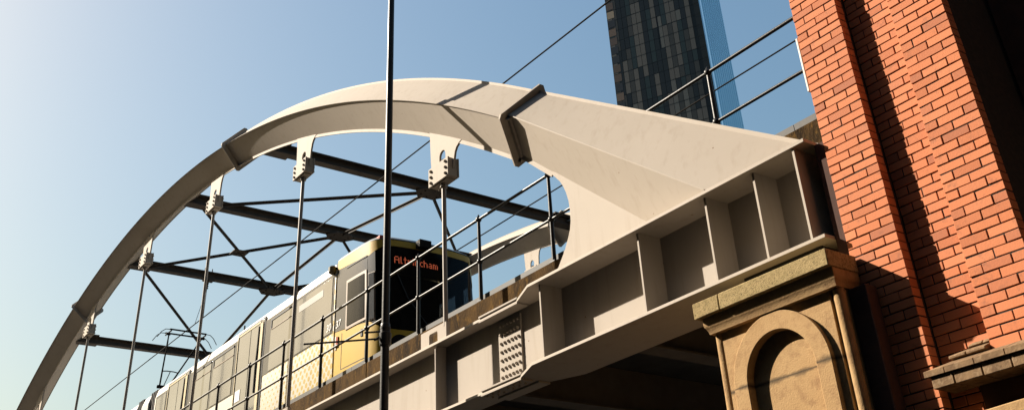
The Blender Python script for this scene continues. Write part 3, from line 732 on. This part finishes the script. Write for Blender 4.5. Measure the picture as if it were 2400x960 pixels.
# roof equipment and pantograph
ro = MB().box(-27.3, -25.5, 9.0, 10.5, 7.80, 7.98).build('roof_pod', M['roofgrey'], car1, bevel=0.03)
MB().tube((-22.3, YS + 0.2, 7.70), (-22.3, YS + 0.2, 7.80), 0.02, n=8).build('roof_aerial', M['rubber'], car1)
pan = MB()
hx = -29.62; PYC = 9.75
for dx, dz in ((-0.20, 0.0), (0.20, 0.0)):
    pts = []
    for t in [i / 16 for i in range(17)]:
        u = (t - 0.5) * 2; y = PYC + u * 0.90
        z = 9.855 - 0.02 * u * u - (0.26 * max(0, (abs(u) - 0.72) / 0.28) ** 1.8)
        pts.append((hx + dx, y, z))
    pan.path(pts, 0.011, 8)
    pan.box(hx + dx - 0.03, hx + dx + 0.03, PYC - 0.55, PYC + 0.55, 9.838, 9.868)
for y in (PYC - 0.52, PYC + 0.52):
    pan.bar((hx - 0.26, y, 9.80), (hx + 0.26, y, 9.80), 0.03, 0.03)
    pan.tube((hx, y - 0.06, 9.77), (hx, y + 0.06, 9.77), 0.04, n=10)
kx, kz = -31.05, 8.62
for s in (-1, 1):
    pan.tube((hx, PYC + s * 0.50, 9.77), (kx, PYC + s * 0.13, kz), 0.020, 0.026, n=10)
    pan.path([(hx, PYC + s * 0.50, 9.80), (hx - 0.1, PYC + s * 0.46, 9.55), (hx - 0.5, PYC + s * 0.38, 9.30)], 0.008, 6)
q1 = Vector((kx, PYC, kz)).lerp(Vector((hx, PYC, 9.77)), 0.30)
pan.path([(q1.x, PYC - 0.25, q1.z), (q1.x, PYC - 0.1, q1.z + .02), (q1.x, PYC + 0.1, q1.z + .02), (q1.x, PYC + 0.25, q1.z)], 0.016, 8)
pan.tube((q1.x, PYC, q1.z + .01), (kx, PYC - 0.02, kz), 0.013, n=8)
pan.tube((kx, PYC - 0.20, kz), (kx, PYC + 0.20, kz), 0.05, n=12)
pan.tube((kx, PYC - 0.07, kz), (-29.75, PYC - 0.05, 8.02), 0.05, 0.06, n=12)
pan.tube((kx + 0.1, PYC + 0.10, kz - .1), (-29.85, PYC + 0.12, 8.0), 0.014, n=8)
pan.box(-30.2, -29.5, PYC - 0.45, PYC + 0.45, 7.92, 7.99)
for xx in (-30.1, -29.6):
    for yy in (PYC - 0.4, PYC + 0.4):
        pan.lathe([(0.05, 0), (0.03, 0.03), (0.05, 0.06), (0.03, 0.09), (0.03, 0.12)], (xx, yy, 7.80), 10)
pt_(pan.build('pantograph', M['wire'], tram))
und = pt_(MB().box(-39.3, -15.9, 8.8, 10.75, 4.32, 4.52).build('underframe', M['rubber'], tram))
for x in (-17.9, -19.7, -27.9, -29.0, -36.6, -38.4):
    for y in (9.05, 10.49):
        MB().tube((x, y - .06, 4.66), (x, y + .06, 4.66), 0.33, n=24).build('wheel', M['steel'], und)

# ------------------------------------------------------------------ lamp post
LX, LY = -11.595, 6.465
lamp = empty('lamp_post', (LX, LY, GROUND), 'tall slim black lamp post in front of the arch with a banner bracket', 'lamp post')
pl = at(lamp)
pl(MB().lathe([(0.10, 0.0), (0.10, 0.9), (0.062, 1.05), (0.0565, 5.75)], (LX, LY, GROUND + 0.12), 20).build('lower_shaft', M['black'], lamp))
pl(MB().lathe([(0.0525, 5.75), (0.0510, 9.0), (0.046, 13.0)], (LX, LY, GROUND + 0.12), 20).build('upper_shaft', M['black'], lamp))
br = MB().lathe([(0.056, -0.16), (0.075, -0.14), (0.082, -0.06), (0.082, 0.02), (0.068, 0.03), (0.068, 0.07), (0.072, 0.075), (0.072, 0.10), (0.064, 0.105), (0.064, 0.14), (0.058, 0.15)], (LX, LY, 4.22), 20).build('bracket_collar', M['black'], lamp); pl(br)
d = Vector((-0.645, -0.765, 0.0)).normalized()
MB().tube(Vector((LX, LY, 4.175)) + d * 0.02, Vector((LX, LY, 4.175)) + d * 1.08, 0.0125, n=10).ball(tuple(Vector((LX, LY, 4.175)) + d * 1.08), 0.0145, 8).build('banner_arm', M['black'], br)
mb = MB().tube(Vector((LX, LY, 4.27)), Vector((LX, LY, 4.27)) + d * 0.28, 0.010, n=8)
for k in range(14):
    c = Vector((LX, LY, 4.27)) + d * (0.09 + k * 0.014); mb.tube(c, c + d * 0.006, 0.015, n=8)
mb.tube(Vector((LX, LY, 4.22)), Vector((LX, LY, 4.16)) + d * 0.15, 0.03, 0.014, n=8)
mb.build('arm_spring', M['black'], br)
pl(MB().path([(LX, LY, 11.5), (LX, LY - 0.1, 11.7), (LX, LY - 0.5, 11.85), (LX, LY - 1.0, 11.88)], 0.03, 10).build('lamp_arm', M['black'], lamp))
pl(MB().lathe([(0.05, 0.0), (0.17, -0.06), (0.2, -0.12), (0.14, -0.2), (0.02, -0.24)], (LX, LY - 1.15, 11.95), 18).build('lantern', M['black'], lamp))

# ------------------------------------------------------------------ stone pier under the girder end
pier = empty('stone_pier', (-5.43, 7.6, GROUND), 'tan sandstone bridge pier with round arched niche and rough cap stone', 'pier')
pp = at(pier)
def stone_mat():      # sandstone with a damp dark bed joint
    m = mat('jointed_sandstone', (0.415, 0.268, 0.128), (0.35, 0.215, 0.097), (0.27, 0.158, 0.074), rough=0.9, spec=0.2, scale=2.4, scale2=10, bump=0.35, bscale=70, contrast=(0.35, 0.7))
    nt = m.node_tree; p = nt.nodes['Principled BSDF']; src = p.inputs['Base Color'].links[0].from_socket
    tc = nt.nodes.new('ShaderNodeTexCoord'); s = nt.nodes.new('ShaderNodeSeparateXYZ'); nt.links.new(tc.outputs['Object'], s.inputs[0])
    n = nt.nodes.new('ShaderNodeTexNoise'); n.inputs['Scale'].default_value = 7; n.inputs['Detail'].default_value = 5; nt.links.new(tc.outputs['Object'], n.inputs['Vector'])
    w = nmath(nt, 'MULTIPLY', nmath(nt, 'SUBTRACT', n.outputs['Fac'], 0.30), 0.13)
    dz = nmath(nt, 'ABSOLUTE', nmath(nt, 'SUBTRACT', s.outputs[2], 2.173))
    f = nmath(nt, 'SUBTRACT', 1.0, nmath(nt, 'DIVIDE', dz, nmath(nt, 'MAXIMUM', w, 0.008)))
    f = nmath(nt, 'MULTIPLY', nmath(nt, 'MAXIMUM', nmath(nt, 'MINIMUM', f, 1.0), 0.0), 0.9)
    x = nt.nodes.new('ShaderNodeMix'); x.data_type = 'RGBA'; nt.links.new(f, x.inputs[0]); nt.links.new(src, x.inputs[6]); x.inputs[7].default_value = (0.035, 0.026, 0.018, 1)
    nt.links.new(x.outputs[2], p.inputs['Base Color'])
    return m
M['sandj'] = stone_mat()
XC, ZC = -5.425, 2.173
def archpoly(r, zb):
    return [(XC - r, zb)] + [(XC + r * math.cos(a), ZC + r * math.sin(a)) for a in [math.pi - math.pi * i / 32 for i in range(33)]] + [(XC + r, zb)]
pp(plate([(-6.040, GROUND), (-4.835, GROUND), (-4.835, 2.694), (-6.040, 2.694)], [archpoly(0.44, -0.8)], 6.745, 6.786, 'spandrel', M['sandj'], pier))
pp(plate(archpoly(0.519, -0.9), [archpoly(0.365, -0.7)], 6.700, 6.785, 'arch_band', M['sandj'], pier, bevel=0.006))
pp(MB().box(-6.040, -4.835, 6.788, 8.6, GROUND, 2.694).build('niche_back', M['sandj'], pier))
for x in (-6.069, -4.762):
    mb = MB().lathe([(0.048, GROUND), (0.048, 2.694)], (x, 6.777, 0), 18).box(x - 0.027, x + 0.027, 6.80, 8.6, GROUND, 2.694)
    pp(mb.build('corner_bead', M['sand'], pier))
mo = MB(); rg = []
for o_, z in ((0.0, 2.695), (0.006, 2.72), (0.018, 2.748), (0.030, 2.765), (0.033, 2.80), (0.033, 2.838)):
    rg.append([(-6.118 - o_, 6.690 - o_, z), (-4.712 + o_ * 0.8, 6.690 - o_, z), (-4.712 + o_ * 0.8, 6.984, z), (-6.118 - o_, 6.984, z)])
pp(mo.loft(rg).build('cap_moulding', M['sand'], pier))
for a, b in ((-6.196, -5.883), (-5.875, -4.675)):
    pp(MB().box(a, b, 6.60, 6.985, 2.839, 2.983).build('cap_stone', M['cap'], pier, bevel=0.008))
pp(MB().box(-6.19, -4.76, 6.99, 8.6, 2.70, 2.983).build('cap_back', M['cap'], pier))
pp(MB().box(-5.9, -5.0, 7.02, 7.6, 2.984, 3.202).build('bearing', M['rubber'], pier))

# ------------------------------------------------------------------ brick building at the bridge end
bk = empty('brick_abutment', (-3.6, 7.6, GROUND), 'tall orange red brick building end with pilasters and brown moulded plinth', 'brick building')
pk = at(bk)
BH = 0.0766; BL, HDR, JT = 0.2275, 0.1085, 0.0105
def bricks(x0, x1, yf, z0, z1, name, parent, phase=0, depth=0.10, ends=True):
    mb = MB(); z = z0; k = phase; W = x1 - x0; rnd = random.Random(hash((round(x0, 2), 3)) & 0xffff)
    while z + BH <= z1 + 1e-6:
        xs = []; x = x0
        if k % 2: x_first = HDR
        else: x_first = BL
        first = True
        while x < x1 - 0.02:
            L = x_first if first else BL; first = False
            e = min(x + L, x1)
            if x1 - e < 0.05: e = x1
            xs.append((x, e)); x = e + JT
        for a, b in xs:
            j = lambda s: rnd.uniform(-s, s)
            ea = a if abs(a - x0) < 1e-6 else a + j(.0018); eb = b if abs(b - x1) < 1e-6 else b + j(.0018)
            if abs(a - x0) < 1e-6: ea += j(.0015)
            if abs(b - x1) < 1e-6: eb += j(.0015)
            yy = yf + j(.0022); t1, t2 = j(.0024), j(.0024); zz0 = z + j(.0020); zz1 = z + BH - JT + j(.0022)
            c = 0.0022
            # chamfered brick: front ring inset, then body
            tilt = j(.0020)
            fr_ = [(ea + c, yy + t1, zz0 + c + tilt), (eb - c, yy + t2, zz0 + c - tilt), (eb - c, yy + t2, zz1 - c - tilt), (ea + c, yy + t1, zz1 - c + tilt)]
            md = [(ea, yy + t1 + c, zz0 + tilt), (eb, yy + t2 + c, zz0 - tilt), (eb, yy + t2 + c, zz1 - tilt), (ea, yy + t1 + c, zz1 + tilt)]
            bkp = [(p[0], yf + depth, p[2]) for p in md]
            mb.add(fr_ + md + bkp, [(0, 1, 2, 3), (0, 4, 5, 1), (1, 5, 6, 2), (2, 6, 7, 3), (3, 7, 4, 0), (4, 8, 9, 5), (5, 9, 10, 6), (6, 10, 11, 7), (7, 11, 8, 4)])
        z += BH; k += 1
    o = mb.build(name, M['brick'], parent, angle=20)
    return o
Z0B, Z1B = 0.60, 8.0
Zp = 1.988            # brickwork of the right-hand pilaster starts on the plinth
def wall(name, x0, x1, yf, z0, phase):
    o = pk(bricks(x0, x1, yf, z0, Z1B, name, bk, phase))
    MB().box(x0 + 0.006, x1 - 0.006, yf + 00.0075, 8.4, z0 - 0.004, Z1B - 0.01).build('mortar_bed', M['mortar'], o)
    return o
nB = int((Zp - Z0B) / BH) + 1
z_start1 = Zp - nB * BH
wall('pilaster', -4.735, -4.262, 7.0, z_start1, nB % 2)
wall('wall_panel', -4.258, -3.812, 7.13, z_start1, (nB + 1) % 2)
wall('pilaster', -3.808, -3.338, 7.062, Zp, 0)
pk(MB().box(-4.852, -4.742, 7.03, 8.4, GROUND, 4.10).box(-3.31, 1.2, 7.82, 8.4, 2.0, Z1B).box(-4.738, -3.80, 7.05, 8.4, GROUND, z_start1 - 0.006).build('recessed_wall', M['darkbrick'], bk))  # first box brought forward to block bounce light; shade is in the colour
# more of the street front to the right, outside the picture
w4 = wall('wall_panel', 0.0, 1.15, 7.062, Zp, 0)
# plinth: stepped brown bricks with chamfered tops, mitred on the left
pk(MB().box(-4.73, -4.552, 6.845, 6.99, GROUND, 2.69).build('shade_strip', M['darkbrick'], bk, bevel=0.01))  # dark strip added to shade the pilaster, coloured to blend with the shadow
pln = pk(MB().box(-3.80, 1.2, 7.12, 8.4, 1.0, 1.78).build('plinth_core', M['darkbrick'], bk))
def course(x0, x1, yf, yb, z0, z1, cham, left, name='plinth_course', length=0.33, off=0.0):
    mb = MB(); x = x0; first = True
    while x < x1:
        L = length * (0.72 + off if first else 1.0); e = min(x + L, x1)
        a, b = x + 0.004, e - 0.004
        zt = z1; rr = random.uniform
        jy = rr(-.002, .002); jz = rr(-.001, .001)
        la = left if first else 0.0
        if cham > 0:
            zm = z0 + (z1 - z0) * 0.36
            ring = lambda xx, lft: None
            vs = [(a, yf + jy, z0), (b, yf + jy, z0), (b, yb, z0), (a, yb, z0),
                  (a, yf + jy, zm), (b, yf + jy, zm), (b, yb, zm), (a, yb, zm),
                  (a + la, yf + cham + jy, zt + jz), (b, yf + cham + jy, zt + jz), (b, yb, zt + jz), (a + la, yb, zt + jz)]
            mb.add(vs, [(3, 2, 1, 0), (0, 1, 5, 4), (1, 2, 6, 5), (2, 3, 7, 6), (3, 0, 4, 7), (4, 5, 9, 8), (5, 6, 10, 9), (6, 7, 11, 10), (7, 4, 8, 11), (8, 9, 10, 11)])
        else:
            mb.box(a, b, yf + jy, yb, z0, z1)
        x = e; first = False
    return mb.build(name, M['plinth'], pln, bevel=0.006)
course(-4.225, 1.2, 6.870, 8.0, 1.782, 1.866, 0, 0, length=0.225, off=0.1)
course(-4.262, 1.2, 6.848, 8.0, 1.870, 1.984, 0.195, 0.13, length=0.24)
course(-4.124, -3.814, 7.000, 8.0, 1.988, 2.050, 0.10, 0.10, length=0.22, off=-0.05)
course(-3.999, -3.814, 7.085, 8.0, 2.054, 2.085, 0.03, 0.02, length=0.17)
pk(MB().box(-4.0, 1.2, 7.10, 8.4, 1.0, 1.778).build('plinth_base', M['darkbrick'], bk))
st = []
pk(MB().prism([(-4.06, 0.6), (1.2, 0.6), (1.2, 1.615), (-3.3, 1.608), (-3.7, 1.600), (-4.06, 1.585)], 6.985, 7.098).build('stone_band', M['sandj'], bk, bevel=0.008))
pk(MB().box(-4.778, -4.756, 7.02, 7.07, 4.62, 5.20).build('cable_trunking', M['pvc'], bk, bevel=0.004))

# ------------------------------------------------------------------ warehouse added out of view, behind and right of camera, to cut skylight
wh = empty('sky_blocker', (-8, -15, GROUND), 'unseen dark block added across the street to cut skylight', 'sky_blocker')
pw = at(wh)
mb = MB().box(-42, 6.6, -22, -9, GROUND, 21.5).box(-42.3, 6.9, -22.3, -8.7, 21.5, 22.0).box(6.6, 22, -22, 30, GROUND, 24.0).box(6.3, 22.3, -22.3, 30.3, 24.0, 24.5)
whb = pw(mb.build('wall', M['blocker_grey'], wh))
for k in range(5):
    for i in range(6):
        x = -38 + i * 7
        MB().box(x, x + 2.2, -9.02, -8.96, 0.6 + k * 3.4, 2.6 + k * 3.4).build('window', M['tcore0'], whb)

# ------------------------------------------------------------------ distant glass tower
def dirxy(az, d): return Vector((math.cos(math.radians(az)) * d, math.sin(math.radians(az)) * d, 0))
D = 200.0
pc = dirxy(129.80, D); v = pc.normalized(); left = Vector((-v.y, v.x, 0))
a16 = math.radians(15)
u = left * math.cos(a16) + v * math.sin(a16); wv = -left * math.sin(a16) + v * math.cos(a16)
FW, SW, TH, TB = 23.4, 19.0, 172.0, GROUND
tower = empty('glass_tower', (pc + u * FW / 2 + wv * SW / 2 + Vector((0, 0, GROUND)))[:], 'slender dark glass skyscraper with pale blue finned side beyond the bridge', 'skyscraper')
ptw = at(tower)
nF = -(wv)
def tpt(a, b, z): q = pc + u * a + wv * b; return (q.x, q.y, z)
def tbox(mb, a0, a1, b0, b1, z0, z1): return mb.hexa([tpt(a0, b0, z0), tpt(a1, b0, z0), tpt(a1, b1, z0), tpt(a0, b1, z0), tpt(a0, b0, z1), tpt(a1, b0, z1), tpt(a1, b1, z1), tpt(a0, b1, z1)])
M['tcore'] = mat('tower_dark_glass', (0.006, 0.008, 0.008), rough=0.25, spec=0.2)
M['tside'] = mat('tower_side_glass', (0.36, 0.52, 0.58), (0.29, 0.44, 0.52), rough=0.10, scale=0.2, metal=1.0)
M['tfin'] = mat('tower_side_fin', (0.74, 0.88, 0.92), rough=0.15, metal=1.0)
TG = [mat('tower_panel_glass', c, rough=r, spec=s_) for c, r, s_ in (((0.006, 0.008, 0.008), 0.2, 0.25), ((0.011, 0.014, 0.014), 0.35, 0.25), ((0.021, 0.025, 0.026), 0.5, 0.3), ((0.010, 0.017, 0.016), 0.18, 0.3), ((0.022, 0.052, 0.046), 0.3, 0.4), ((0.026, 0.034, 0.036), 0.5, 0.3))]
TL = [mat('tower_corner_pane', c, rough=0.25, spec=0.4) for c in ((0.05, 0.034, 0.022), (0.17, 0.14, 0.10), (0.008, 0.008, 0.008), (0.08, 0.055, 0.036))]
mb = MB(); tbox(mb, 0.0, FW, 0.0, SW, TB, TH)
core = ptw(mb.build('tower_core', M['tcore'], tower))
FL = 3.05; z = 101.0
rnd = random.Random(11)
cols = [2.3 + i * (FW - 2.5) / 17 for i in range(18)]
count = 0; rest = MB()
specs = []
for i in range(17):
    z = 92.0 + rnd.choice((0, FL))
    while z < 160:
        tall = rnd.choice((1, 1, 2, 3, 4, 5, 6)); h = min(tall * FL, 160 - z)
        k = rnd.choices(range(6), (5, 4, 4, 3, 1.0 if tall == 1 else 0.1, 1.6))[0]
        a0, a1 = cols[i], cols[i + 1]
        w = (a1 - a0); sh = rnd.choice((0.0, 0.0, 0.25, 0.5))
        specs.append((a0 + 0.05, a1 - 0.05 - w * sh * (k == 5), z + 0.08, z + h - 0.08, k)); z += h
specs.sort(key=lambda s: abs((s[2] + s[3]) / 2 - 125))
for n_, (a0, a1, z0, z1, k) in enumerate(specs):
    if n_ < 96:
        m2 = MB(); tbox(m2, a0, a1, -0.10, -0.012, z0, z1); m2.build('facade_panel', TG[k], core)
    else: tbox(rest, a0, a1, -0.10, -0.012, z0, z1)
o = rest.build('facade_panels', TG[1], core); o['kind'] = 'stuff'
cn = MB()
for k_ in range(26):
    z = 92 + k_ * 2.6
    m2 = MB(); tbox(m2, FW - 2.0, FW - 0.15, -0.12, -0.014, z + 0.25, z + 2.3); m2.build('corner_pane', TL[rnd.choices((0, 1, 2, 3), (3, 2, 3, 3))[0]], core)
for k_ in range(23):
    m2 = MB(); zf = 92 + k_ * FL; tbox(m2, 0.1, FW - 2.05, -0.125, -0.105, zf - 0.035, zf + 0.035); m2.build('floor_edge', M['tcore'], core)
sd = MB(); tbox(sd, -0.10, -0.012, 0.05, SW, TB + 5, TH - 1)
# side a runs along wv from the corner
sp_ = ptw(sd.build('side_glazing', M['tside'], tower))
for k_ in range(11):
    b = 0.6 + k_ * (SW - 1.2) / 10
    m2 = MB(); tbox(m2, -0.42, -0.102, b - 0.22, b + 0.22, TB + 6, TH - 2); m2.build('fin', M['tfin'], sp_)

tag(rail, None, None)
for ob in (pv, g): pass

# ------------------------------------------------------------------ sun and sky
TRAVEL = Vector((1.68, 1.0, -1.34)).normalized()
sl_ = bpy.data.lights.new('sun', 'SUN'); sl_.energy = 5.0; sl_.angle = math.radians(0.53); sl_.color = (1.0, 0.90, 0.76)
so = bpy.data.objects.new('sun', sl_); COL.objects.link(so)
so.rotation_euler = (-TRAVEL).to_track_quat('Z', 'Y').to_euler(); so.location = (-30, -20, 40)
world = bpy.data.worlds.new('World'); scn.world = world; world.use_nodes = True
nt = world.node_tree; bg = nt.nodes['Background']
sky = nt.nodes.new('ShaderNodeTexSky'); sky.sky_type = 'NISHITA'; sky.sun_disc = False
L = -TRAVEL
sky.sun_elevation = math.asin(L.z); sky.sun_rotation = math.atan2(L.x, L.y)
sky.altitude = 50; sky.air_density = 1.6; sky.dust_density = 3.0; sky.ozone_density = 1.0
tint = nt.nodes.new('ShaderNodeMix'); tint.data_type = 'RGBA'; tint.blend_type = 'MULTIPLY'; tint.inputs[0].default_value = 1.0
gam = nt.nodes.new('ShaderNodeGamma'); gam.inputs[1].default_value = 0.9; nt.links.new(sky.outputs[0], gam.inputs[0])
nt.links.new(gam.outputs[0], tint.inputs[6]); tint.inputs[7].default_value = (1.165, 1.17, 1.14, 1)
grey = nt.nodes.new('ShaderNodeRGBToBW'); nt.links.new(tint.outputs[2], grey.inputs[0])
neg = nt.nodes.new('ShaderNodeVectorMath'); neg.operation = 'SCALE'; neg.inputs['Scale'].default_value = -0.6
nt.links.new(grey.outputs[0], neg.inputs[0])
sat = nt.nodes.new('ShaderNodeVectorMath'); sat.operation = 'MULTIPLY_ADD'      # clearer blue away from the sun
nt.links.new(tint.outputs[2], sat.inputs[0]); sat.inputs[1].default_value = (1.6, 1.6, 1.6); nt.links.new(neg.outputs[0], sat.inputs[2])
nt.links.new(sat.outputs[0], bg.inputs['Color']); bg.inputs['Strength'].default_value = 0.05

# ------------------------------------------------------------------ camera (lower part of a 3:2 frame, hence the shift)
cam = bpy.data.cameras.new('camera'); co = bpy.data.objects.new('camera', cam); COL.objects.link(co)
RT_ = Vector((0.58017334, 0.81304480, -0.04854938)); DN = Vector((-0.45737724, 0.27589476, -0.84539230)); FWD = Vector((-0.67394730, 0.51267946, 0.53193497))
co.matrix_world = Matrix(((RT_.x, -DN.x, -FWD.x, 0), (RT_.y, -DN.y, -FWD.y, 0), (RT_.z, -DN.z, -FWD.z, 0), (0, 0, 0, 1)))
cam.sensor_fit = 'HORIZONTAL'; cam.sensor_width = 36.0; cam.lens = 2370.9 / 2400 * 36.0
cam.shift_x = 0.0; cam.shift_y = -320.0 / 2400.0
cam.clip_start = 0.05; cam.clip_end = 6000
scn.camera = co
scn.view_settings.view_transform = 'Standard'; scn.view_settings.look = 'None'; scn.view_settings.gamma = 1.0; scn.view_settings.use_curve_mapping = False
scn.view_settings.exposure = 1.3
scn.cycles.max_bounces = 6; scn.cycles.diffuse_bounces = 1
